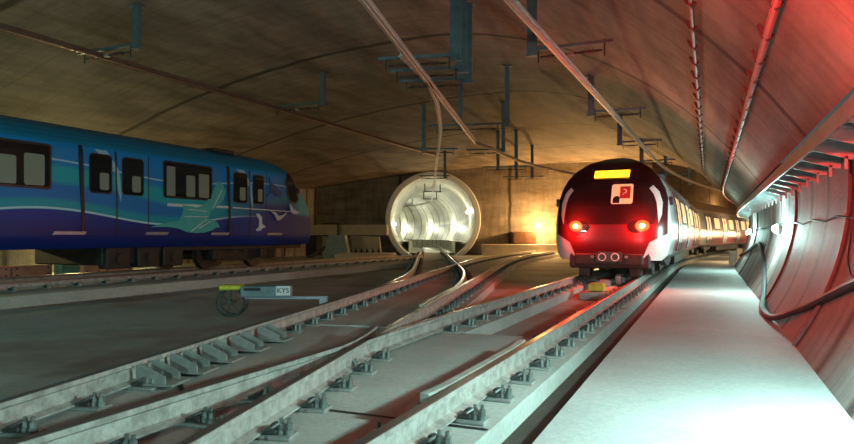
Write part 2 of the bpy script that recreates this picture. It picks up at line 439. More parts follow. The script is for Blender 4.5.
# dark opening box in the back wall right of the portal
bm = bmesh.new(); wbox(bm, 6.05, 7.7, 45.2, 45.95, .45, 1.30); ob = emp('wall_cabinet', label='small dark brown cabinet against the back wall under the amber lamp', category='cabinet')
fin(bm, 'body', simple('brown_cabinet', (.10, .045, .02), .5), ob)
bm = bmesh.new(); wbox(bm, 6.12, 6.86, 45.16, 45.2, .52, 1.22, .01); wbox(bm, 6.90, 7.62, 45.16, 45.2, .52, 1.22, .01)
fin(bm, 'door', simple('brown_cabinet_door', (.13, .06, .03), .5), ob)

# ------------------------------------------------------------------ rails
RP = [(-.068, -.17), (.068, -.17), (.068, -.158), (.012, -.138), (.010, -.052), (.034, -.036), (.036, -.004), (.028, 0), (-.028, 0), (-.036, -.004), (-.034, -.036), (-.010, -.052), (-.012, -.138), (-.068, -.158)]
def fastener_meshes():
    out = []
    bm = bmesh.new(); box(bm, -.25, .25, -.075, .075, 0, .022, .006); out.append(('fastener', bm, MT['plate']))
    def clip(s):
        bm = bmesh.new()
        pts = [Vector((s * x, y, z)) for x, y, z in [(.075, -.07, .045), (.13, -.07, .07), (.155, -.02, .085), (.12, .03, .075), (.08, .055, .05), (.13, .085, .05), (.17, .06, .04)]]
        sm = []
        for i in range(len(pts) - 1):
            for k in range(3): sm.append(pts[i].lerp(pts[i + 1], k / 3))
        sm.append(pts[-1]); sweep(bm, sm, circ(.013, 6)); box(bm, min(s * .07, s * .15), max(s * .07, s * .15), -.04, .04, .02, .055, .008)
        return bm
    def bolt(s, dx):
        bm = bmesh.new(); x = s * dx
        cyl(bm, (x, 0, .02), (x, 0, .05), .028, 8); cyl(bm, (x, 0, .05), (x, 0, .085), .022, 6); cyl(bm, (x, 0, .085), (x, 0, .115), .012, 8)
        return bm
    for s in (1, -1):
        out.append(('clip', clip(s), MT['clip'])); out.append(('bolt', bolt(s, .165), MT['bolt'])); out.append(('bolt', bolt(s, .215), MT['bolt']))
    return out
PROTO = []
def make_proto():
    root = None
    for n, bm, m in fastener_meshes():
        bmesh.ops.recalc_face_normals(bm, faces=bm.faces)
        me = bpy.data.meshes.new(n); bm.to_mesh(me); bm.free(); me.materials.append(m); PROTO.append((n, me))
make_proto()
def joined_proto():
    bm = bmesh.new(); me = bpy.data.meshes.new('fastener'); idx = 0
    for n, m in PROTO:
        k = len(bm.faces); bm.from_mesh(m); bm.faces.ensure_lookup_table()
        mi = {'fastener': 0, 'clip': 1, 'bolt': 2}[n]
        for f in bm.faces[k:]: f.material_index = mi
    bm.to_mesh(me); bm.free()
    for m in (MT['plate'], MT['clip'], MT['bolt']): me.materials.append(m)
    return me
FAR = joined_proto()
def fastener(parent, p, ang, near):
    me = PROTO[0][1] if near else FAR
    o = bpy.data.objects.new('fastener', me); COL.objects.link(o); o.parent = parent
    o.location = p; o.rotation_euler = (0, 0, ang)
    if near:
        for n, m in PROTO[1:]:
            c = bpy.data.objects.new(n, m); COL.objects.link(c); c.parent = o
def rail(pts, label, f0=None, f1=None, step=.6, shift=0, name='railway_rail', fast=True, skip=()):
    r = emp(name, (0, 0, 0), label=label, category='rail')
    bm = bmesh.new(); sweep(bm, pts, RP); fin(bm, 'rail_bar', MT['rail'], r)
    if not fast: return r
    # walk along
    acc = -shift; last = pts[0]; n = 0
    for a, b in zip(pts, pts[1:]):
        L = (b - a).length; d = (b - a) / L if L else Vector((0, 1, 0)); s = 0
        while acc + (L - s) >= step:
            s += step - acc; acc = 0; p = a + d * s
            if (f0 is None or p.y >= f0) and (f1 is None or p.y <= f1) and n < 98 and not any(u <= p.y <= v for u, v in skip):
                fastener(r, (p.x, p.y, ZS + (p.z)), math.atan2(-d.x, d.y), p.y < 9.5 and p.x > -9); n += 1
        acc += L - s
    return r
curveA = lambda off, a, b: [P(s, off, 0) for s in rng(a, b, max(6, int((b - a) / 1.2)))]
G = .765
R_B_L = rail([offp(cB, t, -G) for t in rng(-1.5, 43.5, 50)], 'left rail of the diverging track, from the lower left corner towards the red train', 0.8, 42, .6, .1)
R_B_R = rail([offp(cB, t, G) for t in rng(-1.5, 43.5, 50)], 'long unbroken rail running through the crossing and curving off behind the red train', 0.8, 42, .6, .35, skip=((5.6, 6.4),))
R_A_R = rail(curveA(A_C + G, .3, 80), 'right rail of the straight track, nearest the pale walkway and under the red train', .8, 60, .6, 0)
R_A_L = rail([Vector((-3.03, 5.4, 0)), Vector((-3.07, 6.3, 0)), Vector((A_C - G, 7.2, 0))] + curveA(A_C - G, 7.6, 80), 'left rail of the straight track, from the crossing to the red train left wheels', 6.8, 62, .6, .2)
R_A_N = rail([Vector((-3.09, t, 0)) for t in rng(-1.5, 5.0, 6)] + [Vector((-3.13, 5.3, 0)), Vector((-3.24, 5.75, 0)), Vector((-3.42, 6.3, 0))], 'short near rail ending in a bent tip just before the crossing', .8, 5.3, .6, .45)
R_T_L = rail([offp(cTn, t, -G) for t in rng(11.3, 43.5, 40)], 'left shiny rail curving into the round tunnel mouth', 13.5, 41.5, .7, 0)
R_T_R = rail([offp(cTn, t, G - .09) for t in rng(8.4, 10, 3)] + [offp(cTn, t, G) for t in rng(11.5, 43.5, 38)], 'right shiny rail with an S bend, curving into the round tunnel mouth', 13.5, 41.5, .7, 0)
# rails on inside the tunnel
for sg, lb in ((-1, 'left rail on the floor inside the round tunnel'), (1, 'right rail on the floor inside the round tunnel')):
    rail([W(*(p + r * (sg * G)), .0) for p, r in TUN[:34]], lb, fast=False)
for x, lb in ((LT_C + G, 'near rail of the siding under the blue train'), (LT_C - G, 'far rail of the siding under the blue train')):
    rail([Vector((x, t, .04)) for t in rng(2, 30, 5)], lb, 3, 29, .75)
# check rail beside the straight track
ck = emp('check_rail', label='short loose-ended check rail lying just left of the straight track right rail', category='rail')
bm = bmesh.new(); sweep(bm, [Vector(p) for p in [(-1.67, 3.75, .0), (-1.645, 4.05, .0), (-1.64, 4.6, .0), (-1.64, 5.75, .0), (-1.67, 6.1, .0)]],
                        [(-.032, -.075), (.032, -.075), (.036, -.065), (.036, -.02), (.024, -.01), (-.032, -.01)])
fin(bm, 'rail_bar', simple('check_rail_steel', (.46, .48, .45), .5, .3), ck)
for t in rng(4.0, 5.9, 4):
    bm = bmesh.new(); box(bm, -1.75, -1.67, t - .03, t + .03, ZS, -.05, .008); fin(bm, 'support_bracket', MT['plate'], ck)
# gusset chairs along the diverging left rail
for i, t in enumerate([3.95, 4.4, 4.9, 5.45, 6.05]):
    p = offp(cB, t, -G + .1)
    g = emp('gusset_chair', (p.x, p.y, ZS), math.atan(.232), label='steel gusset chair on the diverging left rail, number %s counted from the lower left' % ('one two three four five'.split()[i]) if 0 else
            ['nearest steel gusset chair bracing the far-left rail', 'second steel gusset chair from the lower left, bracing the far-left rail', 'middle one of five steel gusset chairs bracing the far-left rail',
             'fourth steel gusset chair from the lower left, bracing the far-left rail', 'farthest steel gusset chair bracing the far-left rail'][i], category='rail chair', group='gusset chairs along the far-left rail')
    bm = bmesh.new(); box(bm, -.04, .30, -.13, .13, .023, .045, .006); fin(bm, 'base_plate', MT['plate'], g)
    for s in (-.10, .10):
        bm = bmesh.new(); prism(bm, [(-.03, s - .008, .045), (.22, s - .008, .045), (.22, s - .008, .10), (.03, s - .008, .185), (-.03, s - .008, .185)], (0, .016, 0)); fin(bm, 'gusset', MT['plate'], g)
    bm = bmesh.new(); cyl(bm, (.12, 0, .045), (.12, 0, .08), .03, 6); cyl(bm, (.12, 0, .08), (.12, 0, .12), .014, 8); fin(bm, 'bolt', MT['bolt'], g)

# ------------------------------------------------------------------ small trackside things
# measuring trolley on the floor left of the diverging track
tr = emp('track_trolley', (-7.32, 8.68, ZF), .42, label='small grey track trolley with a big spoked wheel and yellow cap on the floor', category='trolley')
bm = bmesh.new(); box(bm, .06, .88, -.14, .14, .34, .52, .012); fin(bm, 'body_box', MT['greybox'], tr)
bm = bmesh.new(); box(bm, .12, .40, -.155, -.139, .45, .50, .003); fin(bm, 'dark_slot', MT['black'], tr)
bm = bmesh.new(); box(bm, -.30, .06, -.17, .17, .46, .54, .025); fin(bm, 'cap', MT['yellow'], tr, label='yellow cap')
bm = bmesh.new(); box(bm, .05, 1.5, -.04, .04, .30, .345); box(bm, 1.38, 1.5, -.10, .10, ZS - ZF + .02, .33); fin(bm, 'frame', MT['steel_grey'], tr)
def ring(bm, R, r, c, n=28):
    pts = [Vector(c) + Vector((R * math.cos(2 * math.pi * i / n), 0, R * math.sin(2 * math.pi * i / n))) for i in range(n + 1)]
    sweep(bm, pts, circ(r, 6), up=Vector((0, 1, 0)))
bm = bmesh.new(); ring(bm, .235, .02, (-.12, -.12, .255)); cyl(bm, (-.12, -.15, .255), (-.12, -.08, .255), .04)
for i in range(3):
    a = i * math.pi / 3 + .3; v = Vector((math.cos(a), 0, math.sin(a))) * .23; cyl(bm, Vector((-.12, -.12, .255)) - v, Vector((-.12, -.12, .255)) + v, .009, 6)
fin(bm, 'wheel', MT['clip'], tr)
bm = bmesh.new(); ring(bm, .235, .02, (-.12, .12, .255)); cyl(bm, (-.12, .08, .255), (-.12, .15, .255), .04); fin(bm, 'wheel', MT['clip'], tr)
bm = bmesh.new(); cyl(bm, (-.12, -.12, .255), (-.12, .12, .255), .015, 8); box(bm, -.15, -.09, -.06, .06, .24, .47); fin(bm, 'fork', MT['clip'], tr)
bm = bmesh.new(); box(bm, .66, .90, -.152, -.139, .37, .53, .003); sp = fin(bm, 'label_plate', MT['white'], tr, label='white label plate')
cu = bpy.data.curves.new('lettering', 'FONT'); cu.body = 'KYS'; cu.size = .12; cu.extrude = .002; cu.align_x = 'CENTER'; cu.align_y = 'CENTER'
to = bpy.data.objects.new('tmp_text', cu); COL.objects.link(to)
dg = bpy.context.evaluated_depsgraph_get(); me = bpy.data.meshes.new_from_object(to.evaluated_get(dg)); bpy.data.objects.remove(to)
me.materials.clear(); me.materials.append(MT['black'])
to = bpy.data.objects.new('lettering', me); COL.objects.link(to); to.parent = sp; to.location = (.78, -.154, .45); to.rotation_euler = (math.pi / 2, 0, 0)
# boxes in the main track bed
def tbox(name, x0, x1, y0, y1, z0, z1, m, label, cat):
    o = emp(name, ((x0 + x1) / 2, (y0 + y1) / 2, z0), label=label, category=cat); w, d, h = (x1 - x0) / 2, (y1 - y0) / 2, z1 - z0
    bm = bmesh.new(); box(bm, -w, w, -d, d, 0, h, .015); fin(bm, 'housing', m, o)
    bm = bmesh.new(); box(bm, -w * .8, w * .8, -d * .8, d * .8, h, h + .018, .005); fin(bm, 'lid', m, o)
    return o
tbox('concrete_pad', -2.55, -1.92, 13.9, 19.6, ZF, -.22, MT['slab'], 'pale long concrete pad between the rails under the red train front', 'pad')
tbox('track_beacon', -2.42, -2.08, 14.2, 14.5, -.20, -.05, MT['yellow'], 'yellow box between the rails just ahead of the red train', 'track box')
tbox('signal_box', -2.40, -2.15, 15.6, 15.9, -.20, -.06, MT['galv'], 'small grey box behind the yellow box, between the rails', 'track box')
tbox('signal_box', -2.12, -1.96, 16.3, 16.9, -.20, .03, MT['galv'], 'taller grey box between the rails under the red train nose', 'track box')
# ------------------------------------------------------------------ wall lamps
def plight(parent, loc, col, e, r=.08):
    l = bpy.data.lights.new('lamp_light', 'POINT'); l.energy = e; l.color = col; l.shadow_soft_size = r
    o = bpy.data.objects.new('lamp_light', l); COL.objects.link(o); o.parent = parent; o.location = loc
    return o
def wall_lamp(pos, inward, mat, col, e, label, r=.11, rad=.10, name='wall_lamp', group=None, off=.32, added_hood=False):
    o = emp(name, pos, math.atan2(inward.y, inward.x), label=label, category='lamp')
    if group: o['group'] = group
    bm = bmesh.new(); cyl(bm, (-.06, 0, 0), (.04, 0, 0), r * 1.05, 20); fin(bm, 'lamp_base', MT['galv'], o)
    bm = bmesh.new(); bmesh.ops.create_uvsphere(bm, u_segments=20, v_segments=12, radius=r, matrix=Matrix.Translation((.05, 0, 0)) @ Matrix.Diagonal((.9, 1, .8, 1)))
    fin(bm, 'lamp_dome', mat, o, True)
    bm = bmesh.new(); ring(bm, r * 1.08, .006, (0, 0, 0), 20); bmesh.ops.rotate(bm, verts=bm.verts, matrix=Matrix.Rotation(math.pi / 2, 3, 'Z'))
    bmesh.ops.translate(bm, verts=bm.verts, vec=(.05, 0, 0)); fin(bm, 'guard', MT['galv'], o)
    l = plight(o, (off, 0, 0), col, e, rad)
    if added_hood:      # unseen cover added to hold the light down, off the vault
        bm = bmesh.new(); prism(bm, [(-.04, -.16, r + .02), (.16, -.16, r + .02), (.16, .16, r + .02), (-.04, .16, r + .02)], (0, 0, .015)); fin(bm, 'added_hood', MT['galv'], o)
        l.data.type = 'SPOT'; l.data.spot_size = math.radians(150); l.data.spot_blend = .35
        l.rotation_euler = Vector((1, -.25, -.62)).to_track_quat('-Z', 'Y').to_euler()
    return o
CW = (.56, 1.0, .92)
for i, (s, e) in enumerate([(-4.2, 1100), (4.3, 600), (15.4, 260), (25.0, 200), (34.0, 160), (43, 160), (52, 160)]):
    d = Pdir(s); inw = Vector((-d.y, d.x, 0))
    wall_lamp(P(s, wallx(1.15) - .04, 1.15), inw, MT['lamp'] if i < 4 else MT['lampwarm'], CW if i < 4 else (1, .72, .38), e,
              ['round wall lamp behind the viewpoint on the right wall', 'round wall lamp just right of the view on the curved right wall', 'large bright white round lamp on the curved right wall, the nearest in view',
               'second bright round lamp on the right wall, just beyond the nearest', 'third small bright lamp on the far right wall', 'fourth lamp on the far bend of the right wall', 'farthest lamp on the bend of the right wall'][i], group='wall lamps along the walkway', added_hood=i < 2)
WM = (1.0, .55, .19)
wall_lamp(W(8.0, 45.9, 1.75), W(0, -1, 0), MT['lampwarm'], WM, 1300, 'amber wall lamp above the brown cabinet on the back wall', .16, off=1.1)
wall_lamp(W(12.2, 45.9, 2.6), W(0, -1, 0), MT['lampwarm'], WM, 1700, 'amber wall lamp on the back wall hidden behind the red train', .16, off=1.1)
wall_lamp(P(60, -5.3, 2.6), Vector((1, 0, 0)), MT['lampwarm'], WM, 600, 'amber wall lamp on the inner wall far behind the red train', .16)
wall_lamp(W(PX + 2.93, 50.5, 2.9), W(-1, -.2, 0), MT['lamptun'], (1, .93, .58), 260, 'glaring white lamp inside the tunnel mouth on its right wall', .22)
wall_lamp(W(PX - 2.95, 48.5, 1.9), W(1, -.2, 0), MT['lamptun'], (1, .93, .6), 120, 'small lamp on the left wall just inside the tunnel mouth', .13)
for i, a in enumerate((.20, .42, .60)):
    c = Vector((PX - 32 * (1 - math.cos(a)), ZE + 11.3 + 32 * math.sin(a))); r = Vector((math.cos(a), math.sin(a)))
    q = c + r * 2.95; wall_lamp(W(q.x, q.y, 1.95), W(-r.x, -r.y, 0), MT['lamptun'], (.95, 1, .72), 150,
              ['rightmost of the three white lamps deep inside the round tunnel', 'middle of the three white lamps deep inside the round tunnel', 'leftmost of the three white lamps deep inside the round tunnel'][i], .17)
wall_lamp(Vector((-21.3, 8.0, 1.9)), Vector((1, 0, 0)), MT['lampwarm'], (1, .85, .32), 500, 'warm lamp on the left wall behind the blue train', .14)
wall_lamp(Vector((-22.6, 17.0, 1.9)), Vector((1, 0, 0)), MT['lampwarm'], (1, .80, .32), 500, 'warm lamp on the left wall behind the nose of the blue train', .14)
wall_lamp(W(-11.0, 43.95, 1.35), W(0, -1, 0), MT['lampwarm'], (1, .6, .24), 1000, 'amber lamp on the concrete beam, hidden behind the blue train nose', .14, off=1.6)
# ------------------------------------------------------------------ cable tray
ct = emp('cable_tray', (0, 0, 0), label='long galvanised cable tray on brackets along the top of the right wall', category='cable tray')
bm = bmesh.new(); q = [P(s, 0, 0) for s in rng(-8, 84, 92)]
sweep(bm, q, [(.98, 1.90), (1.0, 1.90), (1.0, 2.04), (1.46, 2.04), (1.46, 2.06), (.98, 2.06)]); fin(bm, 'tray_deck', MT['galv'], ct)
bm = bmesh.new(); sweep(bm, q, [(.962, 1.885), (.978, 1.885), (.978, 1.94), (.962, 1.94)]); fin(bm, 'edge_rail', MT['galv'], ct)
n = 0
for k in range(0, 90):
    s = 2.2 + k * .95
    if s > 62: break
    a = math.atan2(Pdir(s).x, Pdir(s).y)
    bm = bmesh.new()
    prism(bm, [(.985, 0, 2.035), (.985, 0, 1.92), (1.36, 0, 1.80), (1.42, 0, 1.80), (1.43, 0, 2.035)], (0, .035, 0))
    box(bm, .99, 1.42, -.06, .10, 1.99, 2.01); box(bm, 1.30, 1.33, 0, .03, 1.70, 1.84)
    bmesh.ops.rotate(bm, verts=bm.verts, matrix=Matrix.Rotation(-a, 3, 'Z'))
    bmesh.ops.translate(bm, verts=bm.verts, vec=P(s, 0, 0) if s <= S0 else Vector((P(s, 0, 0).x, P(s, 0, 0).y, 0)))
    fin(bm, 'bracket', MT['galv'], ct)
# ------------------------------------------------------------------ cables and pipes
def tube(name, pts, r, mat, label=None, cat=None, sub=4, parent=None, **kw):
    pts = [Vector(p) for p in pts]; out = []
    for i in range(len(pts) - 1):
        p0, p1, p2, p3 = pts[max(i - 1, 0)], pts[i], pts[i + 1], pts[min(i + 2, len(pts) - 1)]
        for k in range(sub):
            t = k / sub
            out.append(.5 * ((2 * p1) + (p2 - p0) * t + (2 * p0 - 5 * p1 + 4 * p2 - p3) * t * t + (3 * p1 - p0 - 3 * p2 + p3) * t ** 3))
    out.append(pts[-1]); bm = bmesh.new(); sweep(bm, out, circ(r, 8))
    if label: kw['label'] = label; kw['category'] = cat
    return fin(bm, name, mat, parent, True, **kw)
wp = lambda s, h, g=.05: P(s, wallx(h) - g, h)
tube('black_hose', [wp(3.0, 1.15), wp(4.6, .95), wp(6.0, .74), wp(7.2, .52), wp(8.2, .30), wp(9.2, .08), P(10.4, .84, -.17), P(11.8, .80, -.20), wp(13.4, -.12), wp(15.5, .2), wp(18, .55), wp(20.5, .8), wp(24, .5), wp(30, .2)], .045, MT['black'],
     'thick black hose sagging along the curved right wall down to the walkway', 'hose', 5)
tube('thin_wire', [wp(s, 1.19 + (.05 if i % 2 else 0), .02) for i, s in enumerate(rng(2, 44, 42))], .012, MT['black'], 'thin wire running between the round lamps on the right wall', 'wire', 2)
tube('thin_wire', [wp(4.0, .55, .02), wp(6.4, .50, .02), wp(7.7, .70, .02), wp(8.0, 1.15, .02), wp(8.0, 1.8, .02)], .010, MT['black'], 'short thin wire dropping down the right wall beside a lining joint', 'wire', 4)
def clipped(off_h, label, mat, r, s0, s1, step, x_in):
    root = emp('clipped_cable', label=label, category='cable')
    pts = []
    for s in rng(s0, s1, 30):
        a = math.asin((off_h - VCX) / VR); rr = VR - .07
        pts.append(P(s, VCX + rr * math.sin(a), VC + rr * math.cos(a)))
    tube('cable', pts, r, mat, parent=root, sub=2)
    s = s0 + .3; n = 0
    while s < s1 and n < 60:
        a = math.asin((off_h - VCX) / VR)
        bm = bmesh.new()
        for rr, q in ((VR - .055, .012),):
            c = P(s, VCX + rr * math.sin(a), VC + rr * math.cos(a)); d = Pdir(s)
            out = (P(s, VCX, VC) - c).normalized(); tan = d.cross(out).normalized()
            prism(bm, [c - tan * .04 - out * .03, c + tan * .13 - out * .015, c + tan * .13 + out * .01, c + tan * .02 + out * .05, c - tan * .04 + out * .04], d * .05)
        fin(bm, 'cable_clip', MT['black'], root); s += step; n += 1
clipped(.52, 'pipe with painted-in red light, held by black clips along the vault above the cable tray', MT['pipe_redlit'], .035, 3.5, 58, .85, 0)
clipped(-.13, 'thin rust-brown cable held by black clips, higher on the vault', simple('brown_cable', (.17, .06, .05), .5), .022, 4.5, 58, .85, 0)
# ------------------------------------------------------------------ overhead conductor bars
BP = [(-.055, 0), (.055, 0), (.055, .012), (.018, .02), (.014, .085), (.045, .092), (.045, .105), (-.045, .105), (-.045, .092), (-.014, .085), (-.018, .02), (-.055, .012)]
def bar(pts, label, mat=None):
    o = emp('conductor_bar', label=label, category='overhead bar')
    bm = bmesh.new(); sweep(bm, pts, BP); fin(bm, 'profile', mat or MT['alu'], o)
    bm = bmesh.new(); sweep(bm, [p + Vector((0, 0, -.012)) for p in pts], circ(.010, 6)); fin(bm, 'contact_wire', simple('contact_copper', (.50, .36, .28), .4, .8), o)
    return o
HB = 4.2
bar([P(s, A_C - .36 + .5 * min(1, s / 25), HB) for s in rng(1, 70, 40)], 'straight overhead conductor bar above the red train track, passing top centre')
bar([Vector((cB(t) + .02, t, HB)) for t in rng(2, 21, 16)] + [Vector(p + (HB,)) for p in ((-7.38, 22.7), (-7.5, 24.8), (-7.5, 27), (-7.25, 29.5), (-6.85, 32), (-6.2, 35), (-5.3, 38.5), (-4.2, 42.5), (-3.0, 46.5))], 'overhead conductor bar from top left of centre curving away over the diverging track')
bar([Vector((-5.05, 10.3, HB + .02)), Vector((-5.35, 12.2, HB)), Vector((-6.0, 14.2, HB))] + [Vector((cTn(t) + .1, t, HB)) for t in rng(16, 41, 14)] + [W(*p, HB) for p, r in TUN[:30]], 'bent overhead conductor bar leading down into the round tunnel mouth')
bar([Vector((-12.5, t, 5.0)) for t in rng(2, 30, 4)], 'brown overhead conductor bar above the blue train at left', simple('brown_bar', (.17, .10, .08), .5, .3))
# ------------------------------------------------------------------ catenary supports
def vault_h(x, s=10):
    if x > VCX: return VC + math.sqrt(VR ** 2 - (x - VCX) ** 2)
    lft = -21 - 6 * min(1, max(0, (s - 8) / 32)); dx = VCX - lft; top, spr = VC + VR, 2.7
    c = ((top * top) - (dx * dx) - spr * spr) / (2 * (top - spr)); R = top - c
    return c + math.sqrt(R * R - (x - VCX) ** 2)
def support(s, xc, post_dx, half, label, group, h=HB, rot=0, posts=None, pw=.085, straight=False):
    base = Vector((xc, s, h)) if straight else P(s, xc, h)
    rz = rot if straight else -math.atan2(Pdir(s).x, Pdir(s).y)
    o = emp('catenary_support', base, rz, label=label, category='overhead support', group=group)
    for px in (posts or [post_dx]):
        top = vault_h(xc + px, s) - h + .06
        bm = bmesh.new(); prism(bm, [(px - pw, -.05, .18), (px + pw, -.05, .18), (px + pw, .05, .18), (px + pw - .02, .05, .18), (px + pw - .02, -.03, .18), (px - pw + .02, -.03, .18), (px - pw + .02, .05, .18), (px - pw, .05, .18)], (0, 0, top - .18))
        fin(bm, 'drop_post', MT['post'], o)
        bm = bmesh.new(); box(bm, px - pw - .06, px + pw + .06, -.1, .1, top - .10, top - .07, .005); fin(bm, 'flange', MT['post'], o)
        bm = bmesh.new(); box(bm, px - pw - .02, px + pw + .02, -.07, .07, .16, .2); fin(bm, 'foot_plate', MT['post'], o)
    bm = bmesh.new(); box(bm, -half, half, -.035, .035, .25, .31, .006); fin(bm, 'cross_arm', MT['post'], o)
    bm = bmesh.new(); cyl(bm, (-half * .75, 0, .13), (half * .75, 0, .13), .018, 8); fin(bm, 'insulator_rod', MT['dark'], o)
    for sx in (-1, 1):
        bm = bmesh.new(); cyl(bm, (sx * half * .8, 0, .02), (sx * half * .8, 0, .33), .014, 8); fin(bm, 'hanger', MT['dark'], o)
        bm = bmesh.new()
        for k in range(5):
            x = sx * (half * .28 + k * .05); cyl(bm, (x - .009, 0, .13), (x + .009, 0, .13), .045, 10)
        fin(bm, 'insulator', MT['ceramic'], o)
    bm = bmesh.new(); box(bm, -.06, .06, -.05, .05, .10, .15, .006); fin(bm, 'clamp', MT['plate'], o)
gA = 'overhead supports above the straight track'; gB = 'overhead supports above the diverging tracks'
for s, lb in ((5.3, 'overhead support above the straight track, out of view overhead'), (11.75, 'nearest blue-grey overhead support above the straight track, hanging at top centre right'), (18.3, 'second overhead support along the straight track bar'),
              (24.6, 'third overhead support along the straight track bar'), (31, 'fourth overhead support, above the red train'), (38, 'fifth overhead support, far above the red train'), (45, 'far overhead support above the tail of the red train')):
    support(s, A_C, -.72, .75, lb, gA)
for t, lb, px, pw, post in ((11.3, 'nearest of three close-set supports hanging at top centre', None, .10, [.75]), (12.2, 'middle of three close-set supports hanging at top centre', None, .10, [.75]),
                            (13.1, 'farthest of three close-set supports hanging at top centre', None, .10, [.75]), (18.8, 'support with a slim right post left of the straight bar', None, .07, [-.2, 1.25]),
                            (24.5, 'small overhead support over the diverging track, beyond the slim-posted one', None, .07, [.7]), (31, 'distant overhead support left of the red train roof', None, .08, [-.4, .5]), (36.5, 'farthest overhead support over the diverging track', None, .08, [-.4, .5])):
    support(t, cB(t), 0, .78 if len(post) == 1 else 1.2, lb, gB, straight=True, rot=math.atan(.232), posts=post, pw=pw)
support(23.5, cTn(23.5) + .1, -.55, .8, 'overhead support on a long post left above the tunnel mouth', gB, straight=True, rot=math.atan(.44), posts=[-.55], pw=.08)
support(34, cTn(34) + .1, .5, .9, 'overhead support just before the tunnel mouth', gB, straight=True, rot=math.atan(.44), posts=[.6], pw=.08)
support(10.2, -12.3, 1.05, .9, 'overhead support with a blue-grey post above the blue train roof', 'overhead supports above the blue train', h=4.9, straight=True, posts=[.9], pw=.085)
support(17.0, -12.0, .95, 1.0, 'overhead support near the nose of the blue train, post on its right', 'overhead supports above the blue train', h=4.9, straight=True, posts=[.95], pw=.07)
for k in (4, 14, 24):
    p, r = TUN[k]; o = emp('tunnel_support', W(p.x, p.y, HB), TH + (0 if k < 12 else (k - 11) / 32), label=['first', 'second', 'third'][[4, 14, 24].index(k)] + ' conductor support under the crown inside the round tunnel', category='overhead support')
    bm = bmesh.new(); box(bm, -.7, .7, -.04, .04, .25, .32); fin(bm, 'cross_arm', MT['dark'], o)
    for x in (-.6, .6):
        bm = bmesh.new(); box(bm, x - .04, x + .04, -.04, .04, .3, math.sqrt(PRi ** 2 - .36) + PH - HB); fin(bm, 'drop_post', MT['dark'], o)

# ------------------------------------------------------------------ trains
def hull(length, wtab, yf, d, pw, rows=30, cols=16, rear=False):
    """body: wtab (h, half width) from the sill to the crown; yf (h, y of the nose line); returns side bmesh and front bmesh"""
    h0, h1 = wtab[0][0], wtab[-1][0]; hs = []
    for (a, b), (c, e) in zip(wtab, wtab[1:]):
        n = max(1, int(math.dist((a, b), (c, e)) / .11))
        for k in range(n): hs.append((a + (c - a) * k / n, b + (e - b) * k / n))
    hs.append((h1, wtab[-1][1]))
    side, front = bmesh.new(), bmesh.new()
    wmax = max(w for _, w in hs)
    fy = lambda x, h: interp(yf, h) - d * (abs(x) / wmax) ** pw
    loop = [(w, h) for h, w in hs] + [(-w, h) for h, w in reversed(hs[:-1])]
    R = []
    NY = 24
    for w, h in loop:
        ye = fy(w, h); R.append([side.verts.new((w, -length + (ye + length) * (1 - (1 - k / NY) ** 1), h)) for k in range(NY + 1)])
    for a, b in zip(R, R[1:]):
        for k in range(NY): side.faces.new([a[k], b[k], b[k + 1], a[k + 1]])
    side.faces.new([R[0][k] for k in range(NY + 1)] + [R[-1][k] for k in range(NY, -1, -1)])
    side.faces.new([r[0] for r in R])
    G_ = []
    for h, w in hs[:-1]:
        G_.append([front.verts.new((w * u, fy(w * u, h), h)) for u in [math.sin(math.pi / 2 * (-1 + 2 * i / cols)) for i in range(cols + 1)]])
    tip = front.verts.new((0, fy(0, h1), h1))
    for a, b in zip(G_, G_[1:]):
        for k in range(cols): front.faces.new([a[k], a[k + 1], b[k + 1], b[k]])
    for k in range(cols): front.faces.new([G_[-1][k], G_[-1][k + 1], tip])
    return side, front
def bvh_of(bms):
    t = bmesh.new()
    for b in bms:
        me = bpy.data.meshes.new('t'); b.to_mesh(me); t.from_mesh(me); bpy.data.meshes.remove(me)
    bmesh.ops.recalc_face_normals(t, faces=t.faces)
    v = BVHTree.FromBMesh(t); t.free(); return v
def decal(bvh, loops, mode, name, mat, parent, off=.012, thick=.03, mx=.22, **kw):
    """polygon in (y,h) for the sides ('+x','-x') or (x,h) for the front, laid on the hull with real thickness"""
    loops = [[Vector((a, b, 0)) for a, b in l] for l in loops]
    bm = bmesh.new(); poly_faces(bm, loops)
    for _ in range(4):
        es = [e for e in bm.edges if e.calc_length() > mx]
        if not es: break
        bmesh.ops.subdivide_edges(bm, edges=es, cuts=1, use_grid_fill=False)
        bmesh.ops.triangulate(bm, faces=bm.faces)
    dirs = {'+x': Vector((-1, 0, 0)), '-x': Vector((1, 0, 0)), 'f': Vector((0, -1, 0))}; d = dirs[mode]
    last = None
    for v in bm.verts:
        a, b = v.co.x, v.co.y
        o = Vector((5, a, b)) if mode == '+x' else Vector((-5, a, b)) if mode == '-x' else Vector((a, 5, b))
        loc, nor, _, _ = bvh.ray_cast(o, d)
        if loc is None:
            loc = (Vector((1.2 if mode == '+x' else -1.2, a, b)) if mode != 'f' else Vector((a, -.6, b)))
        v.co = loc - d * off
    r = bmesh.ops.extrude_face_region(bm, geom=list(bm.faces))
    for v in [g for g in r['geom'] if isinstance(g, bmesh.types.BMVert)]: v.co += d * thick
    return fin(bm, name, mat, parent, **kw)
def rr(a0, a1, b0, b1, r=.07, n=4):
    out = []
    for cx, cy, s in ((a1 - r, b0 + r, -90), (a1 - r, b1 - r, 0), (a0 + r, b1 - r, 90), (a0 + r, b0 + r, 180)):
        for k in range(n + 1):
            t = math.radians(s + 90 * k / n); out.append((cx + r * math.cos(t), cy + r * math.sin(t)))
    return out
